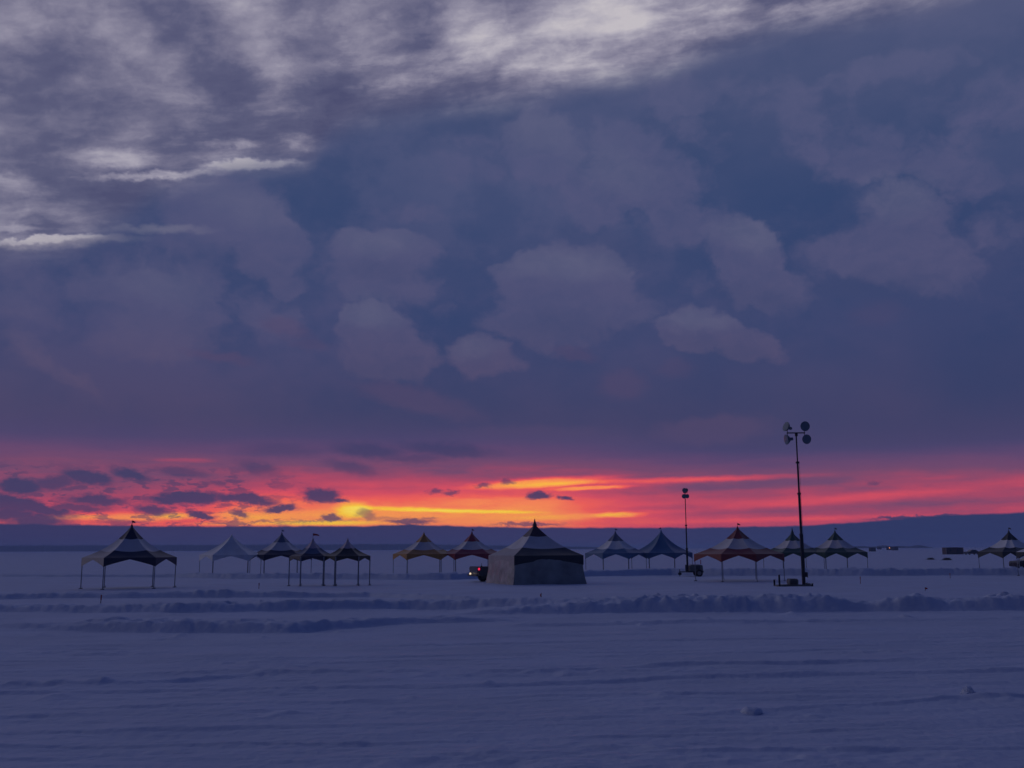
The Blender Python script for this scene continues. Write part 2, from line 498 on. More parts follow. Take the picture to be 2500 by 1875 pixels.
M = dict(
    navy=vinyl('navy_vinyl', (.022, .022, .055)),
    white=vinyl('white_vinyl', (.66, .65, .68)),
    grey=vinyl('grey_vinyl', (.78, .81, .85)),
    tan=vinyl('tan_vinyl', (.42, .38, .38)),  # dark skirt cloth as lit from the left, the light put into the colour
    black=vinyl('black_vinyl', (.022, .030, .040)),
    maroon=vinyl('maroon_vinyl', (.06, .025, .035)),
    olive=vinyl('olive_vinyl', (.040, .036, .028)),
    yellow=vinyl('yellow_vinyl', (.50, .24, .045)),
    red=vinyl('red_vinyl', (.30, .028, .045)),
    rust=vinyl('rust_red_vinyl', (.22, .028, .028)),
    blue=vinyl('blue_vinyl', (.07, .17, .34)),
    deepblue=vinyl('deep_blue_vinyl', (.05, .13, .28)),
    slateblue=vinyl('slate_blue_vinyl', (.10, .14, .24)),
    green=vinyl('green_vinyl', (.022, .070, .055)),
    mauve=vinyl('mauve_vinyl', (.50, .42, .50)),
    wall=mat('tarp_wall', (.33, .36, .34), .55, nscale=1.2, namp=.35, bump=.10, bscale=1.3),
    clear=mat('pale_film_wall', (.46, .42, .42), .35, nscale=1.6, namp=.45, bump=.16, bscale=1.5),  # paler, more crumpled finish, used on the left wall only
    steel=mat('galvanised_steel', (.36, .38, .42), .5, .4, nscale=8, namp=.3),
    dsteel=mat('dark_steel', (.03, .035, .04), .5, .3, nscale=8, namp=.3),
    lamp=mat('lamp_reflector', (.16, .19, .23), .35, .5, nscale=5, namp=.3),
    lens=mat('lamp_lens', (.14, .20, .26), .25, 0, spec=.6),  # bluish base colour carries the sky reflected in the glass
    glass=mat('dark_glass', (.03, .035, .04), .12, 0, spec=.6),
    tyre=mat('tyre_rubber', (.012, .012, .013), .8, nscale=20, namp=.3),
    rim=mat('wheel_rim', (.22, .22, .23), .4, .7),
    truckpaint=mat('grey_truck_paint', (.10, .11, .14), .3, .3, nscale=6, namp=.2),
    carpaint=mat('dark_car_paint', (.02, .022, .028), .3, .2, nscale=6, namp=.2),
    bumper=mat('bumper_metal', (.10, .10, .11), .4, .6),
    tail=mat('tail_light_red', (.5, .01, .02), .3, emit=(1.0, .03, .10), estr=.9),
    tail_off=mat('tail_light_unlit', (.12, .01, .015), .3),
    bulb=mat('warm_bulb', (.8, .7, .5), .3, emit=(1.0, .78, .52), estr=.9),
    hutlamp=mat('orange_hut_lamp', (.8, .4, .2), .3, emit=(1.0, .35, .12), estr=1.4),
    hut=mat('brown_plywood', (.08, .05, .045), .75, nscale=1.3, namp=.35, bump=.01, bscale=6),
    huttrim=mat('pale_timber', (.35, .30, .26), .7, nscale=3, namp=.3),
    darkhut=mat('dark_plywood', (.022, .028, .034), .75, nscale=1.3, namp=.35),
    gen=mat('generator_enclosure', (.17, .19, .19), .5, .1, nscale=3, namp=.35),
    orange=mat('orange_marker', (.45, .08, .05), .6, nscale=6, namp=.2),
    redflag=mat('red_marker', (.5, .025, .05), .6, nscale=6, namp=.2),
    wood=mat('stake_wood', (.30, .15, .10), .8, nscale=6, namp=.3),
    brush=mat('dark_brush', (.035, .03, .028), .9, nscale=6, namp=.5),
    tree=mat('conifer_foliage', (.022, .038, .040), .9, nscale=.05, namp=.4),
)

# ------------------------------------------------------------------ helpers


def newobj(name, me, material=None, parent=None):
    o = bpy.data.objects.new(name, me)
    C.objects.link(o)
    if material is not None:
        me.materials.append(material)
    if parent is not None:
        o.parent = parent
    return o


def from_bm(name, bm, material=None, parent=None, smooth=False):
    bmesh.ops.recalc_face_normals(bm, faces=bm.faces)
    me = bpy.data.meshes.new(name)
    bm.to_mesh(me)
    bm.free()
    if smooth:
        me.polygons.foreach_set('use_smooth', [True] * len(me.polygons))
    return newobj(name, me, material, parent)


def tag(o, label=None, cat=None, group=None, kind=None):
    if label: o['label'] = label
    if cat: o['category'] = cat
    if group: o['group'] = group
    if kind: o['kind'] = kind
    return o


def empty(name, loc, rz=0.0):
    o = bpy.data.objects.new(name, None)
    o.empty_display_size = .3
    C.objects.link(o)
    o.location = loc
    o.rotation_euler = (0, 0, rz)
    return o


def box(bm, x0, x1, y0, y1, z0, z1, bev=0.0):
    g = bmesh.ops.create_cube(bm, size=1)
    for v in g['verts']:
        v.co = Vector(((x0 + x1) / 2 + v.co.x * (x1 - x0), (y0 + y1) / 2 + v.co.y * (y1 - y0), (z0 + z1) / 2 + v.co.z * (z1 - z0)))
    if bev:
        es = {e for v in g['verts'] for e in v.link_edges}
        bmesh.ops.bevel(bm, geom=list(es), offset=bev, segments=2, affect='EDGES')


def tube(bm, a, b, r0, r1=None, seg=10, caps=True):
    a = Vector(a); b = Vector(b)
    r1 = r0 if r1 is None else r1
    d = (b - a)
    q = d.to_track_quat('Z', 'Y').to_matrix().to_4x4()
    q.translation = (a + b) / 2
    bmesh.ops.create_cone(bm, cap_ends=caps, segments=seg, radius1=r0, radius2=max(r1, 1e-4), depth=d.length, matrix=q)


def lathe(bm, prof, axis_from, axis_dir, seg=24):
    """prof: (distance along axis, radius)"""
    q = Vector(axis_dir).to_track_quat('Z', 'Y').to_matrix()
    o = Vector(axis_from)
    rings = []
    for h, r in prof:
        rings.append([bm.verts.new(o + q @ Vector((r * math.cos(2 * PI * i / seg), r * math.sin(2 * PI * i / seg), h))) for i in range(seg)])
    for a, b in zip(rings, rings[1:]):
        for i in range(seg):
            j = (i + 1) % seg
            bm.faces.new((a[i], a[j], b[j], b[i]))
    bm.faces.new(rings[0][::-1]); bm.faces.new(rings[-1])


def extrude_profile(bm, pts, y0, y1, taper=0.0):
    """pts in xz, extruded along y"""
    a = [bm.verts.new((x, y0, z)) for x, z in pts]
    b = [bm.verts.new((x, y1, z)) for x, z in pts]
    n = len(pts)
    bm.faces.new(a); bm.faces.new(b[::-1])
    for i in range(n):
        j = (i + 1) % n
        bm.faces.new((a[j], a[i], b[i], b[j]))


# numpy value noise
def _h(ix, iy, s):
    n = (ix.astype(np.int64) * 374761393 + iy.astype(np.int64) * 668265263 + s * 1442695041) & 0x7fffffff
    n = ((n ^ (n >> 13)) * 1274126177) & 0x7fffffff
    n = n ^ (n >> 16)
    return (n & 0xffff) / 65535.0


def vnoise(x, y, s=0):
    ix = np.floor(x); iy = np.floor(y)
    fx = x - ix; fy = y - iy
    fx = fx * fx * fx * (fx * (fx * 6 - 15) + 10); fy = fy * fy * fy * (fy * (fy * 6 - 15) + 10)
    a = _h(ix, iy, s); b = _h(ix + 1, iy, s); c = _h(ix, iy + 1, s); d = _h(ix + 1, iy + 1, s)
    return (a * (1 - fx) + b * fx) * (1 - fy) + (c * (1 - fx) + d * fx) * fy


def fbm(x, y, s=0, o=4, g=.5):
    r = 0; a = 1; t = 0
    for k in range(o):
        r = r + a * (vnoise(x, y, s + k * 17) - .5)
        t += a
        a *= g
        x = x * 2.03 + 11.3; y = y * 2.03 + 5.7
    return r / t * 2


def sst(a, b, x):
    t = np.clip((x - a) / (b - a), 0, 1)
    return t * t * (3 - 2 * t)


# ------------------------------------------------------------------ snow field
def gpt(px, py):
    p = ground(px, py)
    return p.x, p.y


def line_y(pts):
    """front foot of a bank through photo points -> function Y(x)"""
    g = sorted(gpt(*p) for p in pts)
    xs = [a for a, _ in g]; ys = [b for _, b in g]
    return lambda x: np.interp(x, xs, ys)


# foot line points, height along them (px, metres), depth of the bank, lumpiness
BANKS = [
    # behind the front tents
    dict(pts=[(-200, 1408), (420, 1410), (560, 1413), (1100, 1416), (1300, 1410), (1640, 1404), (1760, 1405), (2100, 1406), (2700, 1404)],
         h=[(-200, .22), (380, .26), (480, .42), (1000, .50), (1240, .55), (1500, .55), (1660, .60), (1800, .62), (2300, .60), (2500, .62), (2700, .6)], d=3.0, l=.9),
    dict(pts=[(-200, 1382), (500, 1384), (1100, 1384), (1700, 1380), (2600, 1378)], h=[(-200, .2), (1200, .25), (2600, .2)], d=4.0, l=.7),
    # first bank in front of the tents, left
    dict(pts=[(-200, 1464), (0, 1463), (500, 1459), (900, 1457), (1150, 1470), (1300, 1474)],
         h=[(-200, .32), (350, .30), (520, .40), (700, .30), (900, .22), (1100, .26), (1160, .18), (1260, 0)], d=1.6, l=1.0),
    dict(pts=[(-200, 1494), (0, 1494), (220, 1496), (400, 1498), (700, 1494), (1000, 1489), (1150, 1490), (1400, 1494)],
         h=[(-200, .22), (60, .26), (210, .28), (380, .36), (700, .36), (1080, .34), (1200, .34), (1300, .22), (1400, .1), (1460, 0)], d=1.8, l=1.2),
    dict(pts=[(-200, 1536), (250, 1541), (420, 1544), (700, 1546), (900, 1532), (1150, 1520), (1350, 1512)],
         h=[(-200, .12), (150, .16), (260, .28), (450, .34), (600, .30), (760, .30), (900, .22), (1100, .18), (1250, .05), (1300, 0)], d=2.2, l=1.0),
    # long high bank on the right
    dict(pts=[(1100, 1500), (1300, 1498), (1700, 1494), (2100, 1492), (2700, 1492)],
         h=[(1100, 0), (1200, .18), (1320, .30), (1450, .44), (1600, .58), (1880, .58), (2010, .54), (2120, .30), (2170, .44), (2230, .56), (2300, .36), (2360, .40), (2440, .58), (2700, .6)], d=3.4, l=1.0),
    # low drifts closer by
    dict(pts=[(1250, 1532), (1700, 1524), (2300, 1516)], h=[(1200, 0), (1300, .10), (1700, .13), (2200, .05), (2400, 0)], d=1.0, l=1.0),
    dict(pts=[(-300, 1676), (300, 1668), (600, 1650), (850, 1640), (1000, 1638)], h=[(-300, .03), (200, .05), (500, .07), (560, .03), (1000, 0)], d=.5, l=.8),
    dict(pts=[(-300, 1700), (300, 1690), (700, 1684), (1250, 1672), (1600, 1660), (2000, 1650), (2600, 1638)],
         h=[(-300, .03), (300, .05), (700, .06), (1000, .04), (1500, .07), (1900, .09), (2600, .07)], d=.45, l=.8),
    dict(pts=[(1300, 1640), (1700, 1626), (2100, 1616), (2500, 1606)], h=[(1300, .02), (1600, .07), (2000, .07), (2500, .02)], d=.4, l=.8),
    dict(pts=[(-300, 1796), (300, 1786), (900, 1772), (1600, 1750), (2050, 1728), (2350, 1708), (2700, 1702)],
         h=[(-300, .03), (300, .035), (900, .02), (1600, .02), (2100, .04), (2350, .06), (2600, .08)], d=.30, l=.6),
    dict(pts=[(-300, 1744), (500, 1722), (1300, 1702), (1900, 1694), (2500, 1680)], h=[(-300, .01), (300, .03), (900, .02), (1700, .045), (2500, .01)], d=.3, l=.7),
    dict(pts=[(-300, 1622), (900, 1606), (2600, 1568)], h=[(-300, .02), (900, .03), (2600, .02)], d=.22, l=.6),
    dict(pts=[(-300, 1640), (900, 1618), (2600, 1575)], h=[(-300, .02), (900, .025), (2600, .02)], d=.22, l=.6),
    dict(pts=[(-300, 1830), (900, 1812), (1800, 1790), (2600, 1760)], h=[(-300, .02), (900, .025), (2600, .02)], d=.16, l=.6),
    dict(pts=[(-300, 1586), (900, 1580), (2600, 1552)], h=[(-300, .04), (500, .02), (1400, .05), (2600, .03)], d=.4, l=.8),
    dict(pts=[(-300, 1860), (800, 1850), (1500, 1838), (2600, 1822)], h=[(-300, .03), (600, .01), (1500, .03), (2300, .035), (2600, .02)], d=.25, l=.7),
]


BUMPS = []
for px_, py_, w_, h_ in [(255, 1664, 30, .07), (1725, 1513, 24, .09), (2400, 1704, 60, .05), (2470, 1708, 70, .05), (2300, 1706, 50, .03),
                         (140, 1700, 60, .05), (440, 1552, 26, .10), (830, 1545, 22, .08), (1190, 1668, 26, .05), (1500, 1524, 20, .08),
                         (1570, 1527, 22, .08), (1930, 1500, 26, .1), (2210, 1508, 22, .1), (640, 1560, 26, .05), (1010, 1700, 26, .04),
                         (1620, 1700, 40, .04), (1990, 1745, 30, .03), (700, 1740, 40, .03)]:
    q_ = ground(px_, py_)
    BUMPS.append((q_.x, q_.y, w_ * q_.y / F * .6, w_ * q_.y / F * .8, h_))


def height(x, y):
    dist = np.maximum(y, 1.0)
    near = 1 - sst(90, 400, y)
    # gentle swells and wind-packed streaks
    z = .05 * fbm(x / 9, y / 6, 3, 3)
    z = z + .050 * fbm(x / 3.2 + y * .04, y / .7 - x * .10, 8, 4) * near * (1 - .3 * sst(30, 90, y))
    z = z + .014 * fbm(x / .6, y / .16 - x * .2, 12, 3) * (1 - sst(18, 45, y))
    # sparse crusty patches
    pm = sst(.18, .5, fbm(x / 4.5, y / 1.2 - x * .06, 31, 3))
    z = z + pm * .035 * (fbm(x / .35, y / .22, 33, 3) + .3) * (1 - sst(30, 60, y))
    # flatten under the tents and trailers
    z = z * 1.0
    pxs = x / np.maximum(y * .9866 - .39, 1) * F + 1250      # photo column, near enough to read the height tables
    for (bx, by, bw, bd, bh) in BUMPS:
        z = z + bh * np.exp(-((x - bx) / bw) ** 2 - ((y - by) / bd) ** 2) * (1 + .5 * fbm(x / (bw * .5), y / (bd * .6), 77, 3))
    for k, b in enumerate(BANKS):
        Yf = b['fy'](x)
        wob = .35 * b['d'] * fbm(x / 4.0, y * 0 + k, 50 + k, 3)
        hh = np.interp(pxs, [q[0] for q in b['h']], [q[1] for q in b['h']])
        if b['h'][0][0] > 500:
            pass
        u = (y - Yf + wob * .4) / b['d']
        prof = sst(0.0, min(.42, .42 / b['d']), u) * (1 - sst(.55, 1.35, u))
        lump = b['l']
        n1 = fbm(x / 1.3, y / 1.0, 60 + k, 4, .6)
        n2 = 1 - np.abs(fbm(x / .55, y / .45, 80 + k, 3, .6)) * 2
        n3 = vnoise(x / .42, y / .34, 110 + k)
        n4 = vnoise(x / .9 + 3, y / .7, 130 + k)
        clod = np.maximum(n3 - .55, 0) * 1.6 + np.maximum(n4 - .6, 0) * 1.2
        amp = .86 + lump * (.24 * n1 + .18 * (n2 - .5) + .17 * clod + .22 * (vnoise(x / .24, y / .2, 150 + k) - .5))
        z = z + hh * prof * np.maximum(amp, .15)
        # spill of crumbs at the foot
        foot = sst(-.5, .1, u) * (1 - sst(.1, .6, u))
        z = z + hh * foot * .10 * np.maximum(fbm(x / .3, y / .3, 95 + k, 2), 0) * lump
    return z


for b in BANKS:
    b['fy'] = line_y(b['pts'])

ud = np.linspace(-.6, .6, 900)
uc = np.array([.63, .67, .72, .8, .9, 1.05, 1.25, 1.5, 2.0, 2.8, 4.0, 6.0])
u = np.concatenate([-uc[::-1], ud, uc])
ys = [-80, -50, -30, -18, -10, -5, -1, 2, 4, 5.5, 6.5]
y = 7.2
while y < 120:
    ys.append(y)
    y += max(.03, min(.22, y * .0034))
while y < 9000:
    ys.append(y)
    y *= 1.035
ys = np.array(ys)
YY, UU = np.meshgrid(ys, u, indexing='ij')
XX = (np.maximum(YY, 0) + 20) * UU
ZZ = height(XX, YY)
nr, ncl = YY.shape
co = np.stack([XX, YY, ZZ], -1).reshape(-1, 3).astype(np.float32)
i0 = (np.arange(nr - 1)[:, None] * ncl + np.arange(ncl - 1)[None, :]).reshape(-1)
quads = np.stack([i0, i0 + 1, i0 + ncl + 1, i0 + ncl], -1).astype(np.int32)
me = bpy.data.meshes.new('snow_ground')
me.vertices.add(len(co)); me.vertices.foreach_set('co', co.ravel())
me.loops.add(quads.size); me.loops.foreach_set('vertex_index', quads.ravel())
me.polygons.add(len(quads)); me.polygons.foreach_set('loop_start', np.arange(0, quads.size, 4, dtype=np.int32))
me.polygons.foreach_set('use_smooth', np.ones(len(quads), dtype=bool))
me.update(); me.validate()
snow = mat('snow', (.67, .755, .93), rough=.6, nscale=.35, namp=.08, bump=.03, bscale=6.0)
g = newobj('snow_ground', me, snow)
tag(g, kind='structure')


def gz(x, y):
    return float(height(np.array([float(x)]), np.array([float(y)]))[0])


# ------------------------------------------------------------------ tents
def gprof(t, k=.45):
    return (1 - k) * t + k * t ** 3


def tent(name, label, px, Y, half_px, ratio, peak_px, cols, capt=.74, skt=.37, eave=1.93, group=None, flag=0, k=.45,
         corners=None, yaw=0.0, walls=False, drop=.56, arch=.10, left_mat=None, foot_z=None, spike=0.0, legr=.024, cat='tent', sub=14):
    """cols: cap, band, skirt, valance materials. corners: local hexagon unless given"""
    if Y > 500:                       # given as the photo row of the feet
        Y = ground(px, Y).y
    P = at_dist(px, Y)
    aa = math.atan2(P.x, P.y)
    s = (.9866 * Y - .25) * math.cos(aa) / F
    if corners is None:
        yaw = -aa
    a = half_px * s
    if corners is None:
        c = a * .86
        b = a * ratio
        corners = [(-a, 0), (-b, -c * .82), (b, -c * .82), (a, 0), (b, c * .82), (-b, c * .82)]
    z0 = gz(P.x, P.y) if foot_z is None else foot_z
    root = empty(name, (P.x, P.y, z0), yaw)
    tag(root, label, cat, group)
    # peak height from its pixel
    r = ray(px, peak_px)
    pk = CAM_H + r.z * (Y / r.y) - z0
    n = len(corners)
    cx = sum(q[0] for q in corners) / n; cy = sum(q[1] for q in corners) / n

    def ring_pt(i, s_, t_):
        p0 = Vector(corners[i]); p1 = Vector(corners[(i + 1) % n])
        e = p0.lerp(p1, s_)
        q = e.lerp(Vector((cx, cy)), t_)
        sag = -.05 * math.sin(PI * s_) * math.sin(PI * min(1, t_ * 1.1)) * (pk - eave)
        return Vector((q.x, q.y, eave + (pk - eave) * gprof(t_, k) + sag))

    def surf(t0, t1, nt, sides=range(n)):
        bm = bmesh.new()
        for i in sides:
            rows = []
            for a_ in range(nt + 1):
                tt = t0 + (t1 - t0) * a_ / nt
                rows.append([bm.verts.new(ring_pt(i, b_ / sub, min(tt, .985))) for b_ in range(sub + 1)])
            for ra, rb in zip(rows, rows[1:]):
                for q in range(sub):
                    bm.faces.new((ra[q], ra[q + 1], rb[q + 1], rb[q]))
        bmesh.ops.remove_doubles(bm, verts=bm.verts, dist=.002)
        for f in bm.faces:
            f.smooth = False
        return bm

    def solid(o, th=.006):
        md = o.modifiers.new('thickness', 'SOLIDIFY')
        md.thickness = th
        md.offset = 0

    cap, band, skirt, val = (M[q] for q in cols)
    solid(from_bm('roof_cap', surf(capt, 1.0, 6), cap, root))
    solid(from_bm('roof_band', surf(skt, capt - .0005, 8), band, root))
    lm = M[left_mat] if left_mat else None  # left skirt and valance panel painted paler to carry the side light
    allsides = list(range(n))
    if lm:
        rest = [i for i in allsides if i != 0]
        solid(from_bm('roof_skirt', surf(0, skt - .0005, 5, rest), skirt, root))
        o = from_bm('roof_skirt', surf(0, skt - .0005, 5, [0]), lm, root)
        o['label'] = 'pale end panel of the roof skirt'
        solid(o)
    else:
        solid(from_bm('roof_skirt', surf(0, skt - .0005, 5), skirt, root))

    # valance: hangs from the eave, scalloped between the legs
    def valance(sides):
        bm = bmesh.new()
        for i in sides:
            p0 = Vector(corners[i]); p1 = Vector(corners[(i + 1) % n])
            L = (p1 - p0).length
            top = []; bot = []
            nn = sub * 2
            for q in range(nn + 1):
                f = q / nn
                e = p0.lerp(p1, f)
                w = (1 - abs(2 * f - 1)) ** .85
                dz = drop * (1 - w) + arch * w
                out = 1.004
                top.append(bm.verts.new((e.x * out, e.y * out, eave + .004)))
                mid = None
                bot.append(bm.verts.new((e.x * out, e.y * out, eave - dz)))
            for q in range(nn):
                bm.faces.new((top[q], top[q + 1], bot[q + 1], bot[q]))
        return bm
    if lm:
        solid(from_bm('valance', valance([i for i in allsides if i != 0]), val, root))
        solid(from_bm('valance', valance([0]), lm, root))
    else:
        solid(from_bm('valance', valance(allsides), val, root))
    # legs
    for (x_, y_) in corners:
        bm = bmesh.new()
        x2, y2 = x_ * .985, y_ * .985
        bot = -.05
        box(bm, x2 - legr, x2 + legr, y2 - legr, y2 + legr, bot, eave - .03, .006)
        lg = from_bm('leg', bm, M['steel'], root)
        bm = bmesh.new()
        box(bm, x2 - .11, x2 + .11, y2 - .11, y2 + .11, .0, .035, .005)
        tube(bm, (x2 + .07, y2 + .07, .02), (x2 + .07, y2 + .07, .12), .012, seg=6)
        from_bm('foot_plate', bm, M['dsteel'], lg)
    # frame: perimeter rail, and braces from the corners up to the peak
    bm = bmesh.new()
    for i in range(n):
        p0 = Vector(corners[i]) * .985; p1 = Vector(corners[(i + 1) % n]) * .985
        tube(bm, (p0.x, p0.y, eave - .05), (p1.x, p1.y, eave - .05), .018, seg=6)
        tube(bm, (p0.x, p0.y, eave - .04), (cx, cy, eave + (pk - eave) * .18), .014, seg=6)
    tube(bm, (cx, cy, eave + .05), (cx, cy, pk), .022, seg=8)
    from_bm('roof_frame', bm, M['steel'], root)
    # finial
    bm = bmesh.new()
    if spike:
        lathe(bm, [(0, .20), (.12, .12), (.3, .06), (spike, .012)], (cx, cy, pk - .13), (0, 0, 1), 14)
        from_bm('finial', bm, cap, root)
    else:
        lathe(bm, [(0, .10), (.08, .06), (.14, .03), (.2, .012)], (cx, cy, pk - .07), (0, 0, 1), 12)
        fin = from_bm('finial', bm, cap, root)
        if flag:
            bm = bmesh.new()
            h = .34 if abs(flag) < 2 else .42
            tube(bm, (cx, cy, pk + .05), (cx, cy, pk + h), .012, seg=6)
            from_bm('flag_pole', bm, M['dsteel'], root)
            bm = bmesh.new()
            sg = 1 if flag > 0 else -1
            vs = []
            L = .20 if abs(flag) < 2 else .40
            for q in range(7):
                f = q / 6
                xx = cx + sg * L * f
                yy = cy + .035 * math.sin(f * 7)
                zz = pk + h - .02 - .10 * f * f
                vs.append((bm.verts.new((xx, yy, zz)), bm.verts.new((xx, yy, zz - .15 * (1 - f * .45)))))
            for p, q in zip(vs, vs[1:]):
                bm.faces.new((p[0], q[0], q[1], p[1]))
            fo = from_bm('flag', bm, M['redflag'] if flag in (2, -2) else cap, root)
            solid(fo, .004)
    if walls:
        # hanging walls with soft folds, flared at the foot
        for i in walls:
            p0 = Vector(corners[i]); p1 = Vector(corners[(i + 1) % n])
            nrm = Vector((p1.y - p0.y, -(p1.x - p0.x))).normalized()
            if nrm.dot(p0 + p1) < 0:
                nrm = -nrm
            bm = bmesh.new()
            NU, NV = 60, 24
            grid = []
            for v_ in range(NV + 1):
                fv = v_ / NV
                row = []
                for u_ in range(NU + 1):
                    fu = u_ / NU
                    e = (p0 * .985).lerp(p1 * .985, fu)
                    flare = .30 * (1 - fv) ** 2.2
                    fold = (.035 * math.sin(fu * 23 + 2.0 * math.sin(fv * 3 + i)) + .04 * math.sin(fu * 9 + i * 2 + fv * 2.5)) * (1 - fv) ** .6
                    bul = .16 * math.sin(PI * fu) * math.sin(PI * fv)
                    dn = flare * (1 if 0 < 1 else 0) + fold + bul
                    along = (fu - .5) * 2 * .22 * (1 - fv) ** 2.2
                    d = (p1 - p0).normalized()
                    q = e + nrm * dn * .7 + d * along
                    zt = (eave - .04)
                    row.append(bm.verts.new((q.x, q.y, -.05 + (zt + .05) * fv)))
                grid.append(row)
            for ra, rb in zip(grid, grid[1:]):
                for q in range(NU):
                    bm.faces.new((ra[q], ra[q + 1], rb[q + 1], rb[q]))
            o = from_bm('side_wall', bm, M['clear'] if i == 0 else M['wall'], root, smooth=True)
            if i == 0:
                o['label'] = 'pale crumpled film side wall'
            solid(o)
    return root


G1 = 'peaked frame tents standing on the snow'
YB = 94.5   # back row distance
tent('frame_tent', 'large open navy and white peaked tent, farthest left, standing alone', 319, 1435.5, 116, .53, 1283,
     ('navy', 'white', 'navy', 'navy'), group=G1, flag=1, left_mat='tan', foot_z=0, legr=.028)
tent('frame_tent', 'plain pale grey open tent with no bands, left end of the back row', 564.5, 93, 76, .57, 1307,
     ('grey', 'grey', 'grey', 'grey'), group=G1, foot_z=0, k=.28)
tent('frame_tent', 'slate blue and white banded open tent right beside the plain grey tent', 687, 94.5, 76, .54, 1302,
     ('slateblue', 'white', 'navy', 'navy'), group=G1, foot_z=0, flag=1)
tent('popup_tent', 'small blue pop-up canopy with a red flag and a paler mauve peak', 763.5, 1430, 56.5, .5, 1317,
     ('mauve', 'slateblue', 'navy', 'navy'), group='small pop-up canopies', flag=2, foot_z=0, capt=.66, skt=.3, eave=1.95, drop=.36, arch=.14, legr=.036)
tent('popup_tent', 'small near-black pop-up canopy with a pale mauve peak and no flag', 848.5, 1430, 56.5, .5, 1318,
     ('mauve', 'olive', 'olive', 'olive'), group='small pop-up canopies', foot_z=0, capt=.66, skt=.3, eave=1.95, drop=.36, arch=.14, legr=.036)
tent('frame_tent', 'mustard yellow and white banded open tent in the middle of the back row', 1034.7, YB, 75, .54, 1302,
     ('yellow', 'white', 'yellow', 'yellow'), group=G1, foot_z=0)
tent('frame_tent', 'crimson and white banded open tent half behind the walled tent', 1152, YB, 75, .54, 1300,
     ('red', 'white', 'red', 'red'), group=G1, foot_z=0, flag=1)
# walled square tent
th = math.radians(21)
sz = 177 * 69.5 / F
Y8 = 70.6
ctr = 1306
sq = [(-sz / 2, sz / 2), (-sz / 2, -sz / 2), (sz / 2, -sz / 2), (sz / 2, sz / 2)]
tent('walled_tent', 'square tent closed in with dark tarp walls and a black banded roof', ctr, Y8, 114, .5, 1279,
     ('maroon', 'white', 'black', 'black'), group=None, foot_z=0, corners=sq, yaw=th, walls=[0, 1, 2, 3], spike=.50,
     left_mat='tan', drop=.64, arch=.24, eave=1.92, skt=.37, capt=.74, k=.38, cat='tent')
tent('frame_tent', 'blue skirted open tent with slate cap and pale band just right of walled tent', 1503, YB, 75, .42, 1299,
     ('slateblue', 'grey', 'blue', 'blue'), group=G1, foot_z=0, flag=1)
tent('frame_tent', 'plain all-blue open tent behind the thin far light mast', 1615, YB + .8, 75, .42, 1296,
     ('blue', 'blue', 'blue', 'deepblue'), group=G1, foot_z=0, flag=-1)
tent('frame_tent', 'large rust red and white banded open tent in front of the back row, right', 1802.5, 1418.5, 110, .38, 1288,
     ('rust', 'white', 'rust', 'rust'), group=G1, foot_z=0, flag=1)
tent('frame_tent', 'dark green and white banded tent half hidden by the tall light mast', 1936, YB, 75, .35, 1299,
     ('green', 'white', 'green', 'green'), group=G1, foot_z=0, flag=-1, spike=.55)
tent('frame_tent', 'dark green and white banded tent just right of the tall light mast', 2040.4, YB - .8, 76, .35, 1297,
     ('green', 'white', 'green', 'green'), group=G1, foot_z=0, flag=1)
tent('frame_tent', 'black capped pale tent near the right edge of the view', 2466, 88, 81, .24, 1297,
     ('black', 'grey', 'black', 'black'), group=G1, foot_z=0, flag=1)
tent('frame_tent', 'pale roofed tent cut off by the right edge of the view', 2562, 82, 84, .30, 1294,
     ('black', 'mauve', 'grey', 'black'), group=G1, foot_z=0)


# ------------------------------------------------------------------ wheels
def wheel(parent, x, y, r, w, name='wheel'):
    bm = bmesh.new()
    lathe(bm, [(-w / 2, r * .62), (-w / 2, r * .9), (-w * .35, r), (w * .35, r), (w / 2, r * .9), (w / 2, r * .62)], (x, y, r), (0, 1, 0), 24)
    t_ = from_bm(name, bm, M['tyre'], parent, False)
    bm = bmesh.new()
    lathe(bm, [(-w * .52, r * .2), (-w * .51, r * .58), (w * .51, r * .58), (w * .52, r * .2)], (x, y, r), (0, 1, 0), 16)
    from_bm('rim', bm, M['rim'], t_)
    return t_


# ------------------------------------------------------------------ light towers
def flood(parent, pos, aim, r, name='lamp_head'):
    """bell-shaped floodlight: ballast can, reflector bowl, glass"""
    aim = Vector(aim).normalized()
    p = Vector(pos)
    bm = bmesh.new()
    lathe(bm, [(-r * 1.35, r * .22), (-r * 1.3, r * .30), (-r * .85, r * .32), (-r * .75, r * .30), (-r * .55, r * .62), (-r * .25, r * .88), (0, r), (.02, r), (.021, r * .93)],
          p, aim, 22)
    h = from_bm(name, bm, M['lamp'], parent, False)
    bm = bmesh.new()
    lathe(bm, [(.022, r * .92), (.03, r * .7), (.034, r * .2)], p, aim, 22)
    from_bm('lens', bm, M['lens'], h)
    return h


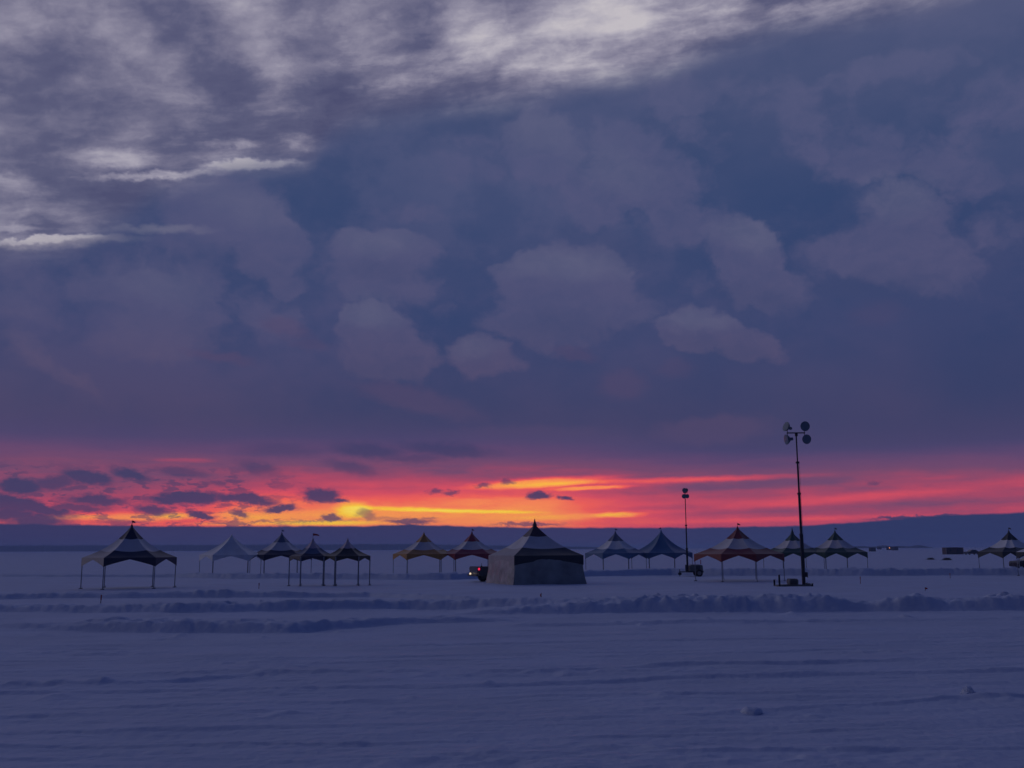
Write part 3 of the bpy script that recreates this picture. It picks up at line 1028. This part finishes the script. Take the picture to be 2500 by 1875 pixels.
def light_tower_near():
    b = ground(1962.5, 1430)
    Y = b.y
    s = Y / F
    # aim the trailer left, a bit toward the viewer
    root = empty('light_tower', (b.x, b.y, 0), math.radians(0))
    tag(root, 'tall black portable light tower with four round lamps, nearest the viewer', 'light tower', 'portable light towers')
    top = CAM_H + (ray(1950, 1050).z * Y / ray(1950, 1050).y)
    bm = bmesh.new()
    box(bm, -.085, .085, -.085, .085, .25, 3.4, .01)
    box(bm, -.066, .066, -.066, .066, 3.35, 6.0, .008)
    box(bm, -.050, .050, -.050, .050, 5.95, 8.0, .008)
    box(bm, -.036, .036, -.036, .036, 7.95, top, .006)
    for z in (3.4, 6.0, 8.0):
        box(bm, -.10, .10, -.10, .10, z - .10, z + .02, .01)
    from_bm('mast', bm, M['dsteel'], root)
    bm = bmesh.new()
    tube(bm, (.09, -.09, .4), (.09, -.09, 8.0), .008, seg=6)
    for z in np.arange(.6, 7.9, .5):
        tube(bm, (.09, -.09, z), (.06, -.05, z), .007, seg=5)
    from_bm('cable', bm, M['tyre'], root)
    bm = bmesh.new()
    box(bm, -.60, .58, -.035, .035, top - .04, top + .03, .006)
    box(bm, -.07, .09, -.06, .06, top - .22, top - .03, .01)
    tube(bm, (-.56, 0, top - .42), (-.56, 0, top + .38), .02, seg=8)
    tube(bm, (.54, 0, top - .36), (.54, 0, top + .34), .02, seg=8)
    from_bm('crossbar', bm, M['dsteel'], root)
    flood(root, (-.66, -.10, top + .40), (-.85, -.30, .28), .32)
    flood(root, (.54, -.22, top + .40), (.15, -.95, -.10), .32)
    flood(root, (-.66, -.06, top - .44), (-1, -.15, -.12), .33)
    flood(root, (.60, -.22, top - .44), (.2, -.95, -.12), .31)
    # winch and crank on the mast
    bm = bmesh.new()
    box(bm, .06, .26, -.12, .06, .72, 1.02, .02)
    tube(bm, (.2, -.12, .87), (.2, -.26, .87), .014, seg=6)
    tube(bm, (.2, -.26, .87), (.2, -.26, .66), .014, seg=6)
    from_bm('winch', bm, M['dsteel'], root)
    # trailer deck, partly drifted in
    dx = -1
    bm = bmesh.new()
    box(bm, -1.75, .30, -.62, -.54, .12, .24, .01)
    box(bm, -1.75, .30, .30, .38, .12, .24, .01)
    for x in (-1.72, -1.2, -.6, .02, .28):
        box(bm, x - .04, x + .04, -.535, .295, .13, .22)
    box(bm, -1.50, -.25, -.53, .29, .225, .27)
    from_bm('trailer_deck', bm, M['gen'], root)
    bm = bmesh.new()
    box(bm, -1.02, -.46, -.50, .24, .275, .60, .04)
    box(bm, -.98, -.50, -.46, .20, .602, .625, .01)
    ge = from_bm('generator', bm, M['gen'], root)
    bm = bmesh.new()
    for q in range(5):
        box(bm, -.95, -.53, -.512, -.503, .32 + q * .045, .34 + q * .045)
    from_bm('louvre', bm, M['dsteel'], ge)
    for (x, y_, h, f_) in ((-1.72, -.72, .88, 1), (.34, -.66, .34, 1), (.30, .5, .34, 1), (-1.72, .5, .55, 1)):
        bm = bmesh.new()
        box(bm, x - .05, x + .05, y_ - .05, y_ + .05, .10, h, .01)
        tube(bm, (x, y_, .02), (x, y_, .12), .03, seg=8)
        box(bm, x - .13, x + .13, y_ - .10, y_ + .10, -.02, .03, .005)
        tube(bm, (x - .05, y_, h - .03), (x + .10, y_, h + .02), .012, seg=6)
        from_bm('outrigger_jack', bm, M['dsteel'], root)
    bm = bmesh.new()
    box(bm, .02, .34, -.42, -.08, .10, .34, .03)
    from_bm('battery_box', bm, M['gen'], root)
    root.location.z = gz(b.x - .5, b.y) - .16
    return root


def light_tower_far():
    b = ground(1679, 1406)
    root = empty('light_tower', (b.x, b.y, 0))
    Y = b.y
    tag(root, 'thin far light tower on a wheeled trailer beside the rust red tent', 'light tower', 'portable light towers')
    top = CAM_H + (ray(1675, 1216).z * Y / ray(1675, 1216).y)
    lean = -.10
    bm = bmesh.new()
    box(bm, -.075, .075, -.075, .075, .35, 2.4, .01)
    box(bm, -.050, .050, -.05, .05, 2.35, 4.4, .008)
    box(bm, -.032, .032, -.032, .032, 4.35, top + .75, .006)
    for z in (2.4, 4.4):
        box(bm, -.085, .085, -.085, .085, z - .08, z + .02)
    from_bm('mast', bm, M['dsteel'], root)
    bm = bmesh.new()
    box(bm, -.16, .22, -.05, .05, top + .48, top + .54, .006)
    box(bm, -.25, .30, -.04, .04, top + .32, top + .37, .006)
    from_bm('crossbar', bm, M['dsteel'], root)
    flood(root, (-.07, -.18, top + .72), (-.3, -.9, -.1), .20)
    flood(root, (.12, .06, top + .74), (.6, .8, -.1), .18)
    flood(root, (-.12, -.16, top + .20), (-.2, -.95, -.1), .20)
    flood(root, (.16, -.12, top + .21), (.35, -.9, -.1), .19)
    bm = bmesh.new()
    box(bm, -.05, 1.3, -.55, .45, .36, .46, .01)
    box(bm, -.75, -.05, -.09, -.01, .36, .44, .01)
    from_bm('trailer_deck', bm, M['dsteel'], root)
    bm = bmesh.new()
    extrude_profile(bm, [(.10, .465), (1.25, .465), (1.22, .95), (.95, 1.02), (.30, 1.02), (.12, .9)], -.5, .4)
    ge = from_bm('generator', bm, M['gen'], root)
    bm = bmesh.new()
    for q in range(5):
        box(bm, .55, 1.0, -.512, -.504, .60 + q * .06, .63 + q * .06)
    from_bm('louvre', bm, M['dsteel'], ge)
    bm = bmesh.new()
    box(bm, -.20, .02, -.2, .02, .465, 1.0, .02)
    from_bm('control_box', bm, M['dsteel'], root)
    bm = bmesh.new()
    tube(bm, (-.68, -.05, .02), (-.68, -.05, .62), .03, seg=8)
    box(bm, -.82, -.54, -.15, .05, .14, .34, .03)
    from_bm('tongue_jack', bm, M['dsteel'], root)
    wheel(root, .88, -.66, .30, .2)
    wheel(root, .88, .56, .30, .2)
    bm = bmesh.new()
    box(bm, 1.13, 1.19, -.05, .0, 1.02, 1.42, .01)
    from_bm('marker_post', bm, M['redflag'], root)
    root.location.z = gz(b.x + .4, b.y - .3)
    return root


light_tower_near()
light_tower_far()


# ------------------------------------------------------------------ vehicles
def pickup():
    P = at_dist(1156, 73.8)
    root = empty('pickup_truck', (P.x, P.y, 0), math.radians(24))
    tag(root, 'dark grey pickup truck with a lit red tail lamp parked behind the walled tent', 'pickup truck')
    # x runs forward from the tailgate, z up; near side is y = -.95
    bm = bmesh.new()
    extrude_profile(bm, [(0.05, .52), (.10, 1.12), (2.05, 1.12), (2.1, 1.10), (3.95, 1.12), (5.2, 1.05), (5.35, .85), (5.35, .48),
                         (4.85, .42), (4.75, .66), (4.5, .80), (4.2, .80), (3.95, .66), (3.85, .42), (1.55, .42), (1.45, .66), (1.2, .80),
                         (.95, .80), (.70, .66), (.6, .45)], -.95, .95)
    bmesh.ops.bevel(bm, geom=[e for e in bm.edges if abs(e.verts[0].co.y - e.verts[1].co.y) < .01], offset=.03, segments=2, affect='EDGES')
    from_bm('body', bm, M['truckpaint'], root)
    bm = bmesh.new()
    extrude_profile(bm, [(2.05, 1.125), (2.15, 1.62), (2.35, 1.68), (3.35, 1.68), (3.95, 1.125)], -.80, .80)
    for v in bm.verts:
        if v.co.z > 1.3:
            v.co.y *= .88
    cabo = from_bm('cab', bm, M['truckpaint'], root)
    for sgn in (-1, 1):
        bm = bmesh.new()
        vs = [bm.verts.new((x, sgn * (.806 - (z - 1.125) * .175 / .5 * .53 + .004), z)) for x, z in ((2.2, 1.2), (2.26, 1.58), (3.3, 1.58), (3.75, 1.2))]
        bm.faces.new(vs)
        w_ = from_bm('window', bm, M['glass'], cabo)
        md = w_.modifiers.new('t', 'SOLIDIFY'); md.thickness = .008
    bm = bmesh.new()
    box(bm, -.12, .045, -.90, .90, .42, .58, .03)
    from_bm('rear_bumper', bm, M['bumper'], root)
    bm = bmesh.new()
    box(bm, .0, .07, -.78, .78, .62, 1.10, .02)
    from_bm('tailgate', bm, M['truckpaint'], root)
    for sgn in (-1, 1):
        bm = bmesh.new()
        box(bm, .035, .16, sgn * .88 - .07, sgn * .88 + .07, .86, 1.03, .02)
        from_bm('tail_light', bm, M['tail'] if sgn < 0 else M['tail_off'], root)
    bm = bmesh.new()
    bmesh.ops.create_uvsphere(bm, u_segments=12, v_segments=8, radius=.075)
    bmesh.ops.translate(bm, verts=bm.verts, vec=(-.13, .30, .60))
    from_bm('plate_lamp', bm, M['bulb'], root)
    for x in (1.08, 4.35):
        wheel(root, x, -.84, .38, .24)
        wheel(root, x, .84, .38, .24)
    bm = bmesh.new()
    tube(bm, (.35, -.7, 1.12), (.35, -.7, 1.36), .012, seg=6)
    box(bm, .30, .40, -.75, -.65, 1.12, 1.18, .01)
    from_bm('bed_hook', bm, M['dsteel'], root)
    root.location.z = gz(P.x, P.y) - .02
    return root


pickup()


def car(px, Y, rz, label):
    P = at_dist(px, Y)
    root = empty('parked_car', (P.x, P.y, gz(P.x, P.y)), rz)
    tag(root, label, 'car', 'cars parked out on the ice')
    bm = bmesh.new()
    extrude_profile(bm, [(0.0, .35), (.0, .72), (.12, .86), (1.15, .96), (3.6, .98), (4.45, .92), (4.5, .40), (4.1, .30), (4.02, .5), (3.75, .66), (3.45, .66),
                         (3.2, .5), (3.1, .28), (1.25, .28), (1.15, .5), (.9, .66), (.6, .66), (.36, .5), (.25, .30)], -.86, .86)
    bmesh.ops.bevel(bm, geom=[e for e in bm.edges if abs(e.verts[0].co.y - e.verts[1].co.y) < .01], offset=.03, segments=2, affect='EDGES')
    from_bm('body', bm, M['carpaint'], root)
    bm = bmesh.new()
    extrude_profile(bm, [(1.1, .965), (1.8, 1.38), (3.1, 1.40), (3.85, .98)], -.74, .74)
    for v in bm.verts:
        if v.co.z > 1.2:
            v.co.y *= .82
    cb = from_bm('cabin', bm, M['glass'], root)
    bm = bmesh.new()
    box(bm, 1.78, 3.12, -.60, .60, 1.40, 1.43, .01)
    from_bm('roof', bm, M['carpaint'], cb)
    for x in (.76, 3.6):
        wheel(root, x, -.78, .31, .2)
        wheel(root, x, .78, .31, .2)
    for sgn in (-1, 1):
        bm = bmesh.new()
        box(bm, -.02, .06, sgn * .66 - .12, sgn * .66 + .12, .60, .74, .02)
        from_bm('headlight', bm, M['rim'], root)
    return root


car(2472, 104, math.radians(8), 'dark low car cut off by the right edge, in front of the black capped tent')
car(2356, 296, math.radians(14), 'dark distant car just left of the black capped tent')


# ------------------------------------------------------------------ ice huts
def hut(name, px, py_foot, wpx, hpx, label, material, trim=True, rz=.3, lamp=False, hz=1336.5):
    d = ground(px, py_foot)
    Y = d.y
    s = Y / F
    w = wpx * s; h = hpx * s; dp = min(w * .6, 2.6)
    root = empty(name, (d.x, d.y, -.02), rz)
    tag(root, label, 'ice hut', 'ice fishing huts')
    bm = bmesh.new()
    box(bm, -w / 2, w / 2, -dp / 2, dp / 2, .12, h * .94, .02)
    from_bm('wall', bm, material, root)
    bm = bmesh.new()
    extrude_profile(bm, [(-w / 2 - .12, h * .942), (w / 2 + .12, h * .942), (w / 2 + .12, h * .965), (0, h), (-w / 2 - .12, h * .965)], -dp / 2 - .1, dp / 2 + .1)
    from_bm('roof', bm, material, root)
    bm = bmesh.new()
    box(bm, -w / 2 - .2, w / 2 + .2, -dp / 2 + .1, -dp / 2 + .3, 0, .12)
    box(bm, -w / 2 - .2, w / 2 + .2, dp / 2 - .3, dp / 2 - .1, 0, .12)
    from_bm('runner', bm, M['huttrim'], root)
    if trim:
        for x in (-w / 2, w / 2):
            bm = bmesh.new()
            box(bm, x - .09, x + .09, -dp / 2 - .06, -dp / 2 + .05, .10, h * .94)
            from_bm('corner_trim', bm, M['huttrim'], root)
    bm = bmesh.new()
    box(bm, w * .12, w * .12 + .8, -dp / 2 - .03, -dp / 2 + .01, .14, min(h * .85, 2.1), .01)
    dr = from_bm('door', bm, M['darkhut'], root)
    bm = bmesh.new()
    box(bm, -w * .32, -w * .32 + .7, -dp / 2 - .03, -dp / 2 + .01, h * .48, h * .72, .01)
    from_bm('window', bm, M['glass'], root)
    if lamp:
        bm = bmesh.new()
        bmesh.ops.create_uvsphere(bm, u_segments=12, v_segments=8, radius=.34)
        bmesh.ops.translate(bm, verts=bm.verts, vec=(-w * .1, -dp / 2 - .22, h * .62))
        from_bm('wall_lamp', bm, M['hutlamp'], root)
    return root


hut('ice_hut', 2326.5, 1353.5, 42, 17, 'wide brown plywood hut, largest on the ice, right of the islands', M['hut'], rz=.06)
hut('ice_hut', 2130, 1346.5, 14, 9.5, 'small black hut just right of the dark green tent', M['darkhut'], False)
hut('ice_hut', 2147, 1341.5, 9, 6, 'tiny farthest dark hut between the black hut and the hut with the lamp', M['darkhut'], False)
hut('ice_hut', 2170.5, 1343, 10, 8.5, 'far dark hut with an orange lamp glowing on its wall', M['darkhut'], False, lamp=True)
hut('ice_hut', 2184.5, 1343.5, 14, 9, 'far dark hut directly right of the hut with the orange lamp', M['darkhut'], False)


# ------------------------------------------------------------------ brush heaps
def heap(px, py, wpx, hpx, label):
    d = ground(px, py)
    s = d.y / F
    w = wpx * s; h = hpx * s
    bm = bmesh.new()
    rnd = random.Random(int(px))
    for q in range(90):
        a = rnd.uniform(0, PI)
        x = rnd.gauss(0, w * .20); y_ = rnd.gauss(0, w * .12)
        hh = h * max(.12, math.exp(-(x / (w * .3)) ** 2)) * rnd.uniform(.3, 1)
        L = rnd.uniform(.25, .6)
        dx, dy = math.cos(a) * L, math.sin(a) * L
        tube(bm, (x - dx, y_ - dy, max(0, hh - .15)), (x + dx, y_ + dy, hh), rnd.uniform(.02, .05), .01, seg=5)
    g_ = bmesh.ops.create_icosphere(bm, subdivisions=3, radius=1)
    for v in g_['verts']:
        n = .75 + .35 * rnd.random()
        v.co = Vector((v.co.x * w * .34 * n, v.co.y * w * .25 * n, max(v.co.z, -.1) * h * .55 * n))
    o = from_bm('brush_heap', bm, M['brush'])
    o.location = (d.x, d.y, gz(d.x, d.y) - .03)
    tag(o, label, 'brush heap', 'low brush heaps on the snow')


heap(2272, 1366.5, 22, 5.5, 'low dark heap lying left of and below the brown hut')
heap(2313, 1367.5, 22, 6.5, 'low dark heap lying straight below the brown hut')


# ------------------------------------------------------------------ marker stakes
def stake(px, py_foot, hpx, label, flag=None, material='redflag', tilt=0.0, dirn=1):
    d = ground(px, py_foot)
    z = gz(d.x, d.y)
    d2 = ground(px, py_foot, z)
    s = d2.y / F
    h = hpx * s
    root = empty('marker_stake', (d2.x, d2.y, gz(d2.x, d2.y) - .05), 0)
    root.rotation_euler = (0, tilt, 0)
    tag(root, label, 'marker stake', 'marker stakes in the snow')
    bm = bmesh.new()
    tube(bm, (0, 0, -.1), (0, 0, h + .05), .020, .014, seg=8)
    from_bm('pole', bm, M['wood'] if flag else M[material], root)
    if flag:
        bm = bmesh.new()
        fw, fh = flag
        vs = []
        for q in range(6):
            f = q / 5
            vs.append((bm.verts.new((.015 + dirn * fw * f, .02 * math.sin(f * 6), h + .05 - fh * .3 * f)),
                       bm.verts.new((.015 + dirn * fw * f, .02 * math.sin(f * 6), h + .05 - fh + fh * .35 * f))))
        for p, q in zip(vs, vs[1:]):
            bm.faces.new((p[0], q[0], q[1], p[1]))
        o = from_bm('flag', bm, M[material], root)
        md = o.modifiers.new('t', 'SOLIDIFY'); md.thickness = .005
    else:
        bm = bmesh.new()
        tube(bm, (0, 0, h * .70), (0, 0, h + .055), .027, seg=8)
        from_bm('reflector_band', bm, M['orange'], root)


stake(1321.5, 1465, 19, 'red flagged marker stake in the snow below the walled tent', (.22, .22), 'redflag', .0, -.3)
stake(245, 1482, 30, 'tall thin reddish stake between the banks below the navy tent', None, 'wood', .02)
stake(632, 1438, 14, 'short orange tipped stake left of the small blue canopy', None, 'orange')
stake(2101, 1425, 17, 'thin reddish stake on the bank right of the tall light mast', None, 'orange')
stake(2259, 1442, 8, 'stub of a red marker stake with flag on the big right bank', (.12, .12), 'redflag')
stake(2320, 1412, 12, 'thin dark red stake below and right of the brown hut', None, 'wood')


# ------------------------------------------------------------------ snow chunks in the foreground
def chunk(px, py, wpx, hpx, label, seed, flat=False):
    d = ground(px, py)
    z = gz(d.x, d.y)
    s = d.y / F
    w = wpx * s; h = hpx * s * 1.15
    rnd = np.random.RandomState(seed)
    bm = bmesh.new()
    for (ox, oy, sc_) in ([(0, 0, 1)] if flat else [(0, 0, 1), (w * .25, -.03, .7), (-w * .30, .02, .55), (w * .62, .0, .42), (.05, 0.05, .8)]):
        g_ = bmesh.ops.create_icosphere(bm, subdivisions=4, radius=1)
        for v in g_['verts']:
            c = v.co.copy()
            n = 1 + (.16 if flat else .42) * float(fbm(np.array([c.x * 1.9 + seed + ox * 9]), np.array([c.y * 1.9 + c.z * 2.3]), seed, 4, .6)[0])
            v.co = Vector((c.x * w * .5 * sc_ * n + ox, c.y * w * .42 * sc_ * n + oy, max(c.z, -.3) * h * sc_ * n))
    o = from_bm('snow_chunk', bm, snow, None, smooth=flat)
    o.location = (d.x, d.y, z)
    tag(o, label, 'snow chunk', 'snow chunks in the foreground')


chunk(2362, 1699, 30, 17, 'rough crumbly chunk of snow, foreground at far right', 3)
chunk(1836, 1738, 52, 12, 'smooth low rounded mound of snow, foreground right of centre', 5, True)



# ------------------------------------------------------------------ far wooded shores
def shore(px0, px1, Y, hfun, label, seed, step=.6):
    rnd = random.Random(seed)
    V = []; Fc = []

    def cone(cx, cy, z0, z1, r0, tx, n):
        k = len(V)
        for i in range(n):
            a_ = 2 * PI * i / n + cx
            V.append((cx + r0 * math.cos(a_), cy + r0 * math.sin(a_), z0))
        V.append((cx + tx, cy, z1))
        for i in range(n):
            Fc.append((k + i, k + (i + 1) % n, k + n))
    x = px0
    while x < px1:
        for k in range(3):
            yy = Y + rnd.uniform(-40, 60)
            P = at_dist(x + rnd.uniform(-1.5, 1.5), yy)
            h = hfun(x) * yy / F * rnd.uniform(.72, 1.0)
            if rnd.random() < .06:
                h *= 1.15
            if h <= .5:
                continue
            w = h * rnd.uniform(.22, .4) + .8
            cone(P.x, P.y, -.3, h * .5, w * .10, 0, 4)
            for q in range(3):
                z0 = h * (.03 + .28 * q)
                cone(P.x, P.y, z0, min(h, z0 + h * .46), w * (1 - q * .25), rnd.uniform(-.2, .2), 5)
        x += step * rnd.uniform(.5, 1.6)
    me = bpy.data.meshes.new('far_woods')
    me.from_pydata(V, [], Fc)
    o = newobj('far_woods', me, M['tree'])
    tag(o, label, 'woods', None, 'stuff')
    return o


shore(-300, 1480, 2500, lambda x: 15.0 if x < 1000 else max(5.0, 15.0 - (x - 1000) * .021), 'low dark wooded far shore along the horizon, left half of view', 3)
shore(1966, 2275, 1900, lambda x: 7.5 * min(1, (x - 1960) / 60) * min(1, (2282 - x) / 30 + .25) * (.72 + .28 * math.sin(x * .11) * math.sin(x * .031 + 1)), 'small dark wooded islands on the horizon, right of the tall mast', 4)

# ------------------------------------------------------------------ haze
USE_HAZE = True
if USE_HAZE:
    bm = bmesh.new()
    box(bm, -16000, 16000, -300, 10000, -3, 15)
    hz = from_bm('haze', bm)
    mt = bpy.data.materials.new('haze_air')
    mt.use_nodes = True
    nt = mt.node_tree
    nt.nodes.clear()
    pv = nt.nodes.new('ShaderNodeVolumePrincipled')
    pv.inputs['Color'].default_value = (.55, .70, 1, 1)
    pv.inputs['Density'].default_value = .00042
    pv.inputs['Anisotropy'].default_value = 0.0
    ou = nt.nodes.new('ShaderNodeOutputMaterial')
    nt.links.new(pv.outputs[0], ou.inputs['Volume'])
    hz.data.materials.append(mt)
    tag(hz, kind='stuff', label='thin even cold haze over the whole ice')
